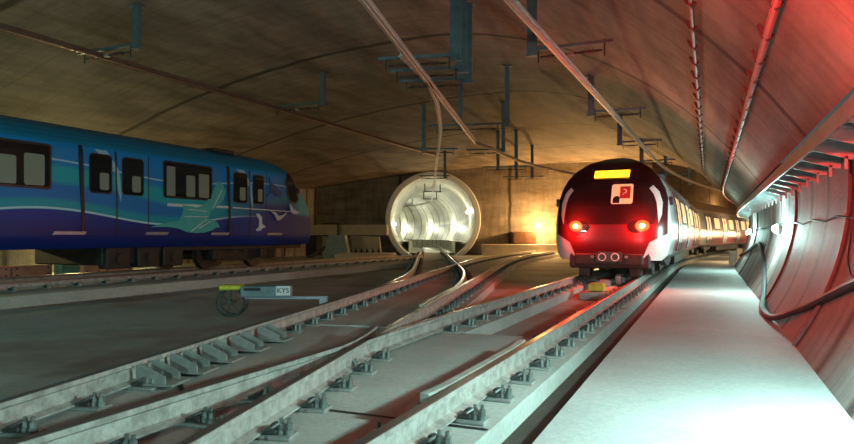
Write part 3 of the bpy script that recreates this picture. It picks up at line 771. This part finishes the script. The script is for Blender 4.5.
def bogie(root, yc, w, zr, half=1.05, R=.42):
    b = bmesh.new()
    for s in (-1, 1):
        prism(b, [(s * (G + .22), yc - half - .25, zr + .42), (s * (G + .22), yc - half + .2, zr + .30), (s * (G + .22), yc - .4, zr + .22), (s * (G + .22), yc + .4, zr + .22), (s * (G + .22), yc + half - .2, zr + .30), (s * (G + .22), yc + half + .25, zr + .42),
                  (s * (G + .22), yc + half + .2, zr + .58), (s * (G + .22), yc + .5, zr + .62), (s * (G + .22), yc - .5, zr + .62), (s * (G + .22), yc - half - .2, zr + .58)], (s * .14, 0, 0))
        for yy in (yc - half, yc + half): box(b, s * (G + .2) - .08, s * (G + .2) + .2 * s + .08, yy - .16, yy + .16, zr + .28, zr + .58, .02)
        cyl(b, (s * (G + .30), yc - .25, zr + .5), (s * (G + .30), yc - .25, zr + .8), .13); cyl(b, (s * (G + .30), yc + .25, zr + .5), (s * (G + .30), yc + .25, zr + .8), .13)
    box(b, -G, G, yc - .35, yc + .35, zr + .25, zr + .7, .03)
    bg = fin(b, 'bogie', MT['dark'], root)
    for yy in (yc - half, yc + half):
        b = bmesh.new()
        for s in (-1, 1): cyl(b, (s * (G - .035), yy, zr + R), (s * (G + .09), yy, zr + R), R, 28); cyl(b, (s * (G - .06), yy, zr + R), (s * (G - .035), yy, zr + R), R + .028, 28); cyl(b, (s * (G + .09), yy, zr + R), (s * (G + .16), yy, zr + R), .12, 14)
        cyl(b, (-G, yy, zr + R), (G, yy, zr + R), .08); fin(b, 'wheelset', MT['wheel'], bg)
# ---- blue train
BL = emp('blue_train', (LT_C, 19.05, 0), 0, label='blue metro train with seagull livery standing on the left siding', category='train')
wt = [(.72, 1.36), (.80, 1.41), (1.0, 1.45), (2.95, 1.45), (3.12, 1.40), (3.30, 1.24), (3.42, 1.05), (3.52, .75), (3.58, .4), (3.6, 0)]
yfl = [(.72, .1), (1.0, .22), (1.5, .25), (2.07, .0), (2.63, -.5), (3.13, -1.15), (3.42, -2.1), (3.52, -2.8), (3.6, -3.4)]
side, front = hull(20.3, wt, yfl, .42, 4)
bv = bvh_of([side, front])
fin(side, 'body_shell', MT['livery'], BL, True); fin(front, 'cab_nose', MT['livery'], BL, True)
def px(x, y):      # measured point of the photo on this side plane -> (local y, h)
    k = (x - 709) * .915 / 640; t = -12.75 * (1 + .403 * k) / (.915 * k); z = t * cT + 12.75 * sT
    return (t - 19.05, 1 + (236 - y) * z / 640)
def pxl(pts): return [px(*p) for p in pts]
def window(y0, y1, h0, h1, lit=True, r=.08):
    f = decal(bv, [rr(y0, y1, h0, h1, r)], '+x', 'window', MT['rubberframe'], BL, .010)
    decal(bv, [rr(y0 + .05, y1 - .05, h0 + .05, h1 - .05, r * .7)], '+x', 'pane', MT['glass'], f, .016)
    return f
a, b = px(51, 160)[0], 2.0
# saloon windows with glowing panels that paint reflections and the lit inside
for (y0, y1) in ((px(51, 0)[0] - 2.0, px(51, 0)[0]), (px(163, 0)[0], px(212, 0)[0]), (-17.1, -15.3)):
    f = window(y0, y1, 1.98, 2.94)
    w = y1 - y0
    decal(bv, [[(y0 + .10, 2.04), (y0 + w * .22, 2.04), (y0 + w * .22, 2.80), (y0 + .10, 2.80)]], '+x', 'painted_pane_glow', MT['saloondim'], f, .019, .004)
    decal(bv, [rr(y0 + w * .44, y0 + w * .62, 2.05, 2.62, .04)], '+x', 'painted_pane_glow', MT['saloondim'], f, .019, .004)
    decal(bv, [rr(y0 + w * .70, y0 + w * .92, 2.05, 2.70, .05)], '+x', 'painted_pane_glow', MT['saloondim'], f, .019, .004)
for k, (xa, xm, xb) in enumerate(((82, 116, 148), (229, 249.5, 266))):
    ya, ym, yb = px(xa, 0)[0], px(xm, 0)[0], px(xb, 0)[0]
    for q, (u, v) in enumerate(((ya + .03, ym - .012), (ym + .012, yb - .03))):
        d = decal(bv, [[(u, 1.02), (v, 1.02), (v, 2.98), (u, 2.98)]], '+x', 'door', MT['livery'], BL, .022, .03)
        m = (u + v) / 2; wd = (v - u) * .36
        f = decal(bv, [rr(m - wd, m + wd, 1.97, 2.88, .10)], '+x', 'door_window', MT['rubberframe'], d, .027, .01)
        decal(bv, [rr(m - wd + .035, m + wd - .035, 2.005, 2.845, .08)], '+x', 'pane', MT['glass'], f, .030, .006)
        decal(bv, [rr(m - wd * .1, m + wd * .7, 2.06, 2.45, .05)], '+x', 'painted_pane_glow', MT['saloondim'], f, .032, .003)
    wv = .05
    decal(bv, [[(ya - .03, 1.0), (ya + .035, 1.0), (ya + .05, 1.6), (ya + .02, 2.2), (ya - .01, 3.02), (ya - .10, 3.02), (ya - .07, 2.2), (ya - .03, 1.6)]], '+x', 'door_seal', MT['rubberframe'], BL, .024)
    decal(bv, [[(ym - .012, 1.0), (ym + .022, 1.0), (ym + .015, 1.9), (ym - .02, 2.98), (ym - .06, 2.98), (ym - .02, 1.9)]], '+x', 'door_seal', MT['rubberframe'], BL, .026)
    decal(bv, [[(yb - .02, 1.0), (yb, 1.0), (yb, 3.0), (yb - .02, 3.0)]], '+x', 'door_seal', MT['rubberframe'], BL, .018)
    # pale swooshes running over the doors
    decal(bv, [[(ya + .30, 2.97), (ya + .62, 2.97), (ym + .06, 2.55), (ym + .13, 2.0), (ym + .11, 1.8), (ym + .03, 2.1), (ym - .05, 2.5)]], '+x', 'swoosh', simple('pale_blue_paint', (.30, .55, .68), .35, 0, .1), BL, .0245, .02)
f = decal(bv, [[px(*p) for p in ((285.5, 181), (287, 174), (291, 173), (296, 183), (298.5, 200), (296, 204), (290, 203), (287, 195))]], '+x', 'cab_window', MT['rubberframe'], BL, .012, .03, .12)
decal(bv, [[px(*p) for p in ((287, 181.5), (288, 176), (290.5, 175.5), (294.5, 184), (296.6, 199.5), (295, 202), (291, 201), (288.6, 194.5))]], '+x', 'pane', MT['glass'], f, .018, .02, .12)
WH = simple('gull_white_paint', (.62, .72, .78), .35, 0, .06); TB = simple('bird_teal_paint', (.05, .48, .48), .35, 0, .12)
bird = decal(bv, [pxl([(150, 227), (160, 224), (171, 221.5), (178, 221), (181, 216), (183, 208), (182, 205), (190, 206), (197, 207.5), (204, 204), (211, 195), (216, 184), (218, 181), (223, 186), (225.5, 192), (223, 200), (217, 206), (211, 211), (208.5, 218), (209, 220), (214, 220), (217, 223), (219.5, 227), (215, 228), (211, 230.5), (204, 232.5), (195, 233), (186, 232), (178, 228.5), (168, 227)])], '+x', 'bird_emblem', TB, BL, .015, .01, label='big teal seagull emblem')
for pts in ([(188, 209), (206, 211), (206, 211.7), (188, 209.8)], [(184, 216), (207, 216.5), (207, 217.2), (184, 216.8)], [(190, 231), (206, 219), (206.5, 219.5), (191, 232)], [(212, 208), (221, 190), (221.6, 190.4), (212.8, 208.4)], [(198, 228), (210, 221), (210.4, 221.6), (198.6, 228.8)]):
    decal(bv, [pxl(pts)], '+x', 'bird_line', WH, bird, .019, .006)
gull = lambda pts, m=WH: decal(bv, [pxl(pts)], '+x', 'gull_emblem', m, BL, .027, .012, .12, label='white gull emblem' if m is WH else 'dark blue gull emblem')
gull([(255, 214), (258, 213.5), (261, 217), (261.5, 224), (265, 227), (262, 228), (260, 230.5), (256, 231), (255, 229.5), (258, 227), (258.5, 220)])
gull([(270, 211), (275, 212.5), (278, 216), (282, 215), (286.5, 212.5), (283, 217), (279.5, 220), (276.5, 220.5), (274, 215)])
gull([(289, 203), (291, 206), (293, 209), (298, 212), (297, 214), (293, 214), (290, 212)])
gull([(268, 176), (271, 183), (275, 186), (282, 194), (280, 197), (276, 196), (272, 192), (266, 197), (270, 190), (269, 184)], simple('gull_blue_paint', (.006, .05, .20), .35))
decal(bv, [pxl([(167, 203.2), (231, 206.2), (231, 208.4), (167, 206.2)])], '+x', 'painted_light_streak', WH, BL, .014, .008, label='thin painted light streak')  # streak of reflected light painted along the body side
decal(bv, [pxl([(232, 207), (300, 212), (300, 212.7), (232, 208.2)])], '+x', 'painted_light_streak', WH, BL, .025, .008, label='thin painted light streak')
for xa, xb in ((51, 86), (144, 168), (210, 229), (266, 282)):
    y0, y1 = px(xa, 0)[0], px(xb, 0)[0]
    decal(bv, [[(y0, 1.03), (y1 - .06, 1.03), (y1, 1.10), (y0 + .06, 1.10)]], '+x', 'step_strip', MT['steel_grey'], BL, .028, .02)
bm = bmesh.new()
for yy in (px(66, 0)[0], px(172, 0)[0], px(240, 0)[0]):
    pass
box(bm, -1.2, 1.2, -19.5, -13.0, .30, .74, .03); fin(bm, 'underframe_box', MT['dark'], BL); bm = bmesh.new(); box(bm, -1.2, 1.2, -8.4, -5.9, .30, .74, .03); fin(bm, 'underframe_box', MT['dark'], BL)
for i, yy in enumerate((-8.0, -7.1, -6.3)):
    bm = bmesh.new(); box(bm, 1.0, 1.33, yy - .38, yy + .3, .22, .74, .03); cyl(bm, (1.34, yy, .45), (1.37, yy, .45), .14); fin(bm, 'equipment_box', MT['dark'], BL)
bm = bmesh.new(); box(bm, -1.25, 1.25, -7.0, -.5, .60, .76, .02)
for yy in (-1.1, -2.0): cyl(bm, (1.0, yy, .3), (1.0, yy, .75), .03)
fin(bm, 'chassis', MT['dark'], BL)
bogie(BL, -3.55, 1.45, .04); bogie(BL, -16.5, 1.45, .04)
bm = bmesh.new(); box(bm, -.22, .22, -.3, .42, .92, 1.18, .03); cyl(bm, (0, .4, 1.05), (0, .55, 1.05), .16); fin(bm, 'coupler', MT['dark'], BL)
bm = bmesh.new(); box(bm, .55, 1.1, -4.6, -3.7, 3.44, 3.56, .03); fin(bm, 'roof_box', MT['dark'], BL)
bm = bmesh.new(); box(bm, 1.40, 1.52, -1.05, -.95, 2.45, 2.62, .02); fin(bm, 'mirror', MT['black'], BL)
decal(bv, [rr(-.95, .95, 1.9, 2.75, .15)], 'f', 'windscreen', MT['glass'], BL, .012, .03)
for s in (-1, 1): decal(bv, [rr(s * .95 - .16, s * .95 + .16, 1.25, 1.42, .05)], 'f', 'headlamp', MT['white'], BL, .012, .03)

# ---- red train: three cars
wa = [(.42, 1.18), (.55, 1.30), (.85, 1.37), (1.3, 1.38), (1.85, 1.32), (2.15, 1.24), (2.42, 1.10), (2.65, .90), (2.84, .64), (3.0, .34), (3.05, 0)]
yfa = [(.42, -.10), (.8, 0), (1.3, -.02), (1.8, -.16), (2.2, -.36), (2.55, -.62), (2.85, -1.0), (3.05, -1.7)]
def car_pose(s0, s1):
    p, q = P(s0, A_C, 0), P(s1, A_C, 0); d = (p - q).normalized()     # local +y points at the viewer
    return p, math.atan2(-d.x, d.y)
def side_kit(bv2, root, length, y_first, doors, wins, lit=True):
    for sd in ('+x', '-x'):
        for yd in doors:
            for u, v in ((yd - .68, yd - .01), (yd + .01, yd + .68)):
                d = decal(bv2, [[(u, .62), (v, .62), (v, 2.18), (u, 2.18)]], sd, 'door', MT['silver'], root, .015, .03, .3)
                f = decal(bv2, [rr(u + .14, v - .14, 1.35, 2.05, .08)], sd, 'door_window', MT['saloonglow'], d, .022, .01, .3)
            for e in (yd - .70, yd, yd + .70):
                decal(bv2, [[(e - .02, .6), (e + .02, .6), (e + .02, 2.2), (e - .02, 2.2)]], sd, 'door_seal', MT['rubberframe'], root, .024, .03, .3)
        for yw in wins:
            f = decal(bv2, [rr(yw - .82, yw + .82, 1.35, 2.08, .1)], sd, 'window', MT['rubberframe'], root, .010, .03, .3)
            decal(bv2, [rr(yw - .76, yw + .76, 1.41, 2.02, .08)], sd, 'pane', MT['saloonglow'], f, .014, .01, .3)
pos, rz = car_pose(15.75, 35.2); pos.x += .10
RT = emp('red_train', pos, rz, label='maroon and white metro train with glowing red tail lamps, seen head on', category='train')
side, front = hull(19.4, wa, yfa, .50, 5)
bv = bvh_of([side, front]); fin(side, 'body_shell', MT['redcar'], RT, True); fin(front, 'cab_front', MT['cab'], RT, True)
side_kit(bv, RT, 19.4, 0, (-3.6, -8.2, -12.8, -17.2), (-5.9, -10.5, -15.0))
f = decal(bv, [[(-1.0, 1.28), (1.0, 1.28), (1.06, 1.5), (1.02, 2.15), (.86, 2.32), (-.86, 2.32), (-1.02, 2.15), (-1.06, 1.5)]], 'f', 'windscreen', NB('tinted_windscreen').fin((.035, .012, .014), .08), RT, .012, .03, .15)
f2 = decal(bv, [rr(.06, .52, 1.62, 2.07, .05)][:1] and [[(-a, b + .17) for a, b in rr(.04, .54, 1.60, 2.09, .05)]], 'f', 'lit_cabin_window', MT['cablit'], f, .020, .008, .15)
fr = decal(bv, [[(-.48, 1.90), (-.24, 1.90), (-.24, 2.20), (-.48, 2.20)]], 'f', 'flag', MT['flagred'], f2, .026, .006, .15)
cre = [(-.345 + .055 * math.cos(t), 2.08 + .055 * math.sin(t)) for t in [math.radians(40 + 28 * k) for k in range(11)]] + [(-.332 + .042 * math.cos(t), 2.08 + .042 * math.sin(t)) for t in [math.radians(320 - 28 * k) for k in range(11)]]
decal(bv, [cre], 'f', 'crescent', MT['flagwhite'], fr, .031, .004, .3)
star = [(-.315 + (.020 if k % 2 == 0 else .008) * math.cos(math.radians(90 + 36 * k)), 2.00 + (.020 if k % 2 == 0 else .008) * math.sin(math.radians(90 + 36 * k))) for k in range(10)]
decal(bv, [star], 'f', 'star', MT['flagwhite'], fr, .031, .004, .3)
decal(bv, [[(-.08, 1.79), (-.24, 1.79), (-.24, 1.93), (-.19, 1.97), (-.12, 1.95), (-.08, 1.89)]], 'f', 'seat_back', MT['dark'], f2, .028, .006, .3)
decal(bv, [[(-.70, 2.39), (.70, 2.39), (.50, 2.70), (-.50, 2.70)]], 'f', 'display_housing', MT['glass'], RT, .014, .03, .4)
decal(bv, [rr(-.42, .42, 2.44, 2.63, .02)], 'f', 'destination_display', MT['sign'], RT, .045, .02, .5)
for s in (-1, 1):
    # tail lamp: housing, lens enlarged to paint in the red glare, core
    hs_ = decal(bv, [[(s * .66 + .21 * math.cos(t), 1.22 + .15 * math.sin(t)) for t in [k * math.pi / 8 for k in range(16)]]], 'f', 'tail_lamp', MT['glass'], RT, .014, .04)
    decal(bv, [[(s * .78 + .155 * math.cos(t), 1.24 + .13 * math.sin(t)) for t in [k * math.pi / 10 for k in range(20)]]], 'f', 'red_lens', MT['tail'], hs_, .03, .03)
    decal(bv, [[(s * .78 + .062 * math.cos(t), 1.24 + .055 * math.sin(t)) for t in [k * math.pi / 8 for k in range(16)]]], 'f', 'lamp_core', MT['tailcore'], hs_, .045, .02)
    decal(bv, [[(s * a, b) for a, b in ((.98, 2.22), (1.12, 2.06), (1.20, 1.80), (1.19, 1.50), (1.12, 1.30), (1.10, 1.55), (1.07, 1.80), (1.0, 2.0), (.90, 2.14))]], 'f', 'swoosh', MT['white'], RT, .016, .03, .12, label='white leaf-shaped swoosh')
    plight(RT, (s * .78, .20, 1.24), (1.0, .03, .015), 115, .05)
    bm = bmesh.new(); box(bm, s * 1.36 - .05, s * 1.36 + .05, -.80, -.66, 1.75, 1.95, .02); fin(bm, 'side_camera', MT['black'], RT)
bm = bmesh.new(); box(bm, -.95, .95, -.9, -.12, .22, .66, .04); box(bm, -.8, .8, -.22, -.02, .30, .58, .03)
for s in (-.6, .6): cyl(bm, (s, -.3, .1), (s, -.3, .4), .04); box(bm, s - .14, s + .14, -.5, -.2, .02, .26, .02)
fin(bm, 'bumper_frame', MT['dark'], RT)
bm = bmesh.new(); prism(bm, [(x, .12, z) for x, z in rr(-.33, .27, .38, .62, .05)], (0, -.3, 0)); cp = fin(bm, 'coupler', MT['wheel'], RT)
for x in (-.18, .12):
    bm = bmesh.new(); ring(bm, .085, .014, (x, .13, .5), 16); fin(bm, 'coupler_ring', MT['white'], cp)
for x in (-.42, .36):
    bm = bmesh.new(); cyl(bm, (x, -.1, .5), (x, .06, .5), .035, 10); fin(bm, 'air_hose', MT['plate'], RT)
bm = bmesh.new(); box(bm, -1.05, 1.05, -19.2, -1.0, .44, .58); box(bm, -1.1, 1.1, -13.5, -5.4, .12, .5, .04); fin(bm, 'underframe_box', MT['dark'], RT)
bogie(RT, -2.7, 1.38, 0, 1.0, .40); bogie(RT, -16.4, 1.38, 0, 1.0, .40)
for j, (s0, s1) in enumerate(((35.8, 55.2), (55.8, 75.2))):
    pos, rz = car_pose(s0, s1)
    RC2 = emp('train_carriage', pos, rz, label=['second carriage of the red train, seen obliquely on the bend', 'last carriage of the red train, farthest round the bend'][j], category='train')
    side, front = hull(19.4, wa, [(.42, 0), (3.05, 0)], .05, 4)
    bv = bvh_of([side, front]); fin(side, 'body_shell', MT['redcar'], RC2, True); fin(front, 'end_wall', MT['dark'], RC2, True)
    side_kit(bv, RC2, 19.4, 0, (-2.4, -7.1, -11.8, -16.5), (-4.75, -9.45, -14.15))
    bm = bmesh.new(); box(bm, -1.05, 1.05, -19.2, -.3, .40, .58); box(bm, -1.1, 1.1, -13.5, -5.8, .12, .5, .04); fin(bm, 'underframe_box', MT['dark'], RC2)
    bm = bmesh.new(); box(bm, -.6, .6, 0, .55, .6, 2.4, .05); fin(bm, 'gangway', MT['black'], RC2)
    bogie(RC2, -2.9, 1.38, 0, 1.0, .40); bogie(RC2, -16.4, 1.38, 0, 1.0, .40)

# ------------------------------------------------------------------ things behind the blue train
lbs = ['grey-pink steel panel behind the blue train at the left edge', 'pink steel panel behind the blue train, second from the left edge', 'pink steel panel behind the blue train, left of the teal cabinet',
       'pink steel panel just right of the teal cabinet behind the blue train', 'low pink panel right end of the row behind the blue train']
for i, (y0, y1, h) in enumerate(((10.5, 12.1, .40), (12.15, 13.2, .42), (13.25, 14.6, .42), (15.75, 16.55, .62), (16.6, 17.9, .40))):
    o = emp('steel_barrier', (-20.3, (y0 + y1) / 2, ZF), label=lbs[i], category='barrier', group='pink panels behind the blue train')
    w = (y1 - y0) / 2; bm = bmesh.new(); box(bm, -.12, .12, -w, w, 0, h, .02); fin(bm, 'sheet', MT['pink'] if i else simple('grey_pink_panel', (.38, .30, .30), .6), o)
    bm = bmesh.new()
    for yy in (-w + .15, w - .15):
        for z in (.12, h - .1): cyl(bm, (.12, yy, z), (.14, yy, z), .03, 8)
    fin(bm, 'rivet', MT['clip'], o)
o = emp('teal_cabinet', (-20.2, 15.15, ZF), label='teal upright cabinet between the pink panels behind the blue train', category='cabinet')
bm = bmesh.new(); box(bm, -.2, .2, -.35, .35, 0, 1.2, .02); fin(bm, 'housing', MT['teal'], o)
bm = bmesh.new(); box(bm, .2, .215, -.28, .28, .08, 1.12, .005); fin(bm, 'door', MT['teal'], o)
o = emp('grey_bin', (-20.3, 19.3, ZF), label='grey bin right of the pink panels under the blue train edge', category='bin')
bm = bmesh.new(); prism(bm, [(-.3, -.45, 0), (-.3, .4, 0), (-.3, .55, .95), (-.3, -.55, .95)], (.6, 0, 0)); fin(bm, 'body', MT['greybox'], o)
bm = bmesh.new(); box(bm, -.34, .34, -.6, .6, .95, 1.0, .01); fin(bm, 'rim', MT['steel_grey'], o)
# junction boxes far on the walkway
for i, (s, h0, h1, w) in enumerate(((30, -.25, .35, .3), (37, -.25, .35, .35))):
    o = emp('junction_box', P(s, .80, ZW), label=['pale box standing on the far end of the walkway by the wall', 'taller pale box farther along the walkway by the wall'][i], category='box')
    bm = bmesh.new(); box(bm, -.14, .14, -.2, .2, 0, h1 - h0, .02); fin(bm, 'housing', MT['beam'], o)
    bm = bmesh.new(); box(bm, -.11, .11, -.215, -.2, .05, h1 - h0 - .05, .01); fin(bm, 'door', MT['beam'], o)
# unseen red lamp added outside the frame to redden the right wall
sg = emp('unseen_red_lamp', (1.30, 4.2, 1.62), label='unseen red lamp added on the right wall beside the viewpoint', category='lamp')
bm = bmesh.new(); box(bm, -.02, .10, -.1, .1, -.14, .14, .02); fin(bm, 'housing', MT['black'], sg)
bm = bmesh.new(); cyl(bm, (-.04, 0, 0), (-.02, 0, 0), .07, 18); fin(bm, 'lens', MT['tail'], sg)
def spot(parent, loc, d, col, e, ang=100):
    l = bpy.data.lights.new('unseen_spot_light', 'SPOT'); l.energy = e; l.color = col; l.shadow_soft_size = .06; l.spot_size = math.radians(ang); l.spot_blend = .7
    o = bpy.data.objects.new('unseen_spot_light', l); COL.objects.link(o); o.parent = parent; o.location = loc; o.rotation_euler = Vector(d).to_track_quat('-Z', 'Y').to_euler()
spot(sg, (-.08, .12, 0), (-.02, 1, .05), (1, .04, .03), 60, 95)
sg2 = emp('unseen_red_lamp', (-.30, 2.2, 1.95), label='unseen red lamp added over the walkway to redden the vault', category='lamp')  # added lamp out of view, hung here to redden the vault
bm = bmesh.new(); box(bm, -.1, .1, -.14, -.02, -.14, .14, .02); box(bm, -.02, .02, -.10, -.06, .13, vault_h(-.3) - 1.93); fin(bm, 'housing', MT['black'], sg2)
bm = bmesh.new(); cyl(bm, (0, -.02, 0), (0, 0, 0), .07, 18); fin(bm, 'lens', MT['tail'], sg2)
spot(sg2, (0, .06, 0), (.36, 1, .20), (1, .03, .02), 3000, 78)
# unseen tripod fill light, added to brighten the left floor
wl = emp('unseen_fill_light', (-10.5, -3.2, ZF), label='added tripod fill light, unseen behind the viewpoint, brightening the left floor', category='lamp')
for k in range(3):
    a = k * 2.094; bm = bmesh.new(); cyl(bm, (0, 0, 1.0), (.5 * math.cos(a), .5 * math.sin(a), .01), .015, 8); fin(bm, 'leg', MT['black'], wl)
bm = bmesh.new(); cyl(bm, (0, 0, .9), (0, 0, 2.75), .02, 8); fin(bm, 'pole', MT['galv'], wl)
bm = bmesh.new(); box(bm, -.2, .2, -.08, .04, 2.75, 3.0, .02); fin(bm, 'lamp_head', MT['black'], wl)
bm = bmesh.new(); box(bm, -.18, .18, .04, .05, 2.77, 2.98); fin(bm, 'lamp_glass', MT['lamp'], wl)
spot(wl, (0, .12, 2.87), (0, 1, -.16), CW, 950, 140)
# ------------------------------------------------------------------ world
w = bpy.data.worlds.new('world'); sc.world = w; w.use_nodes = True
w.node_tree.nodes['Background'].inputs[0].default_value = (.5, .75, .72, 1); w.node_tree.nodes['Background'].inputs[1].default_value = .12
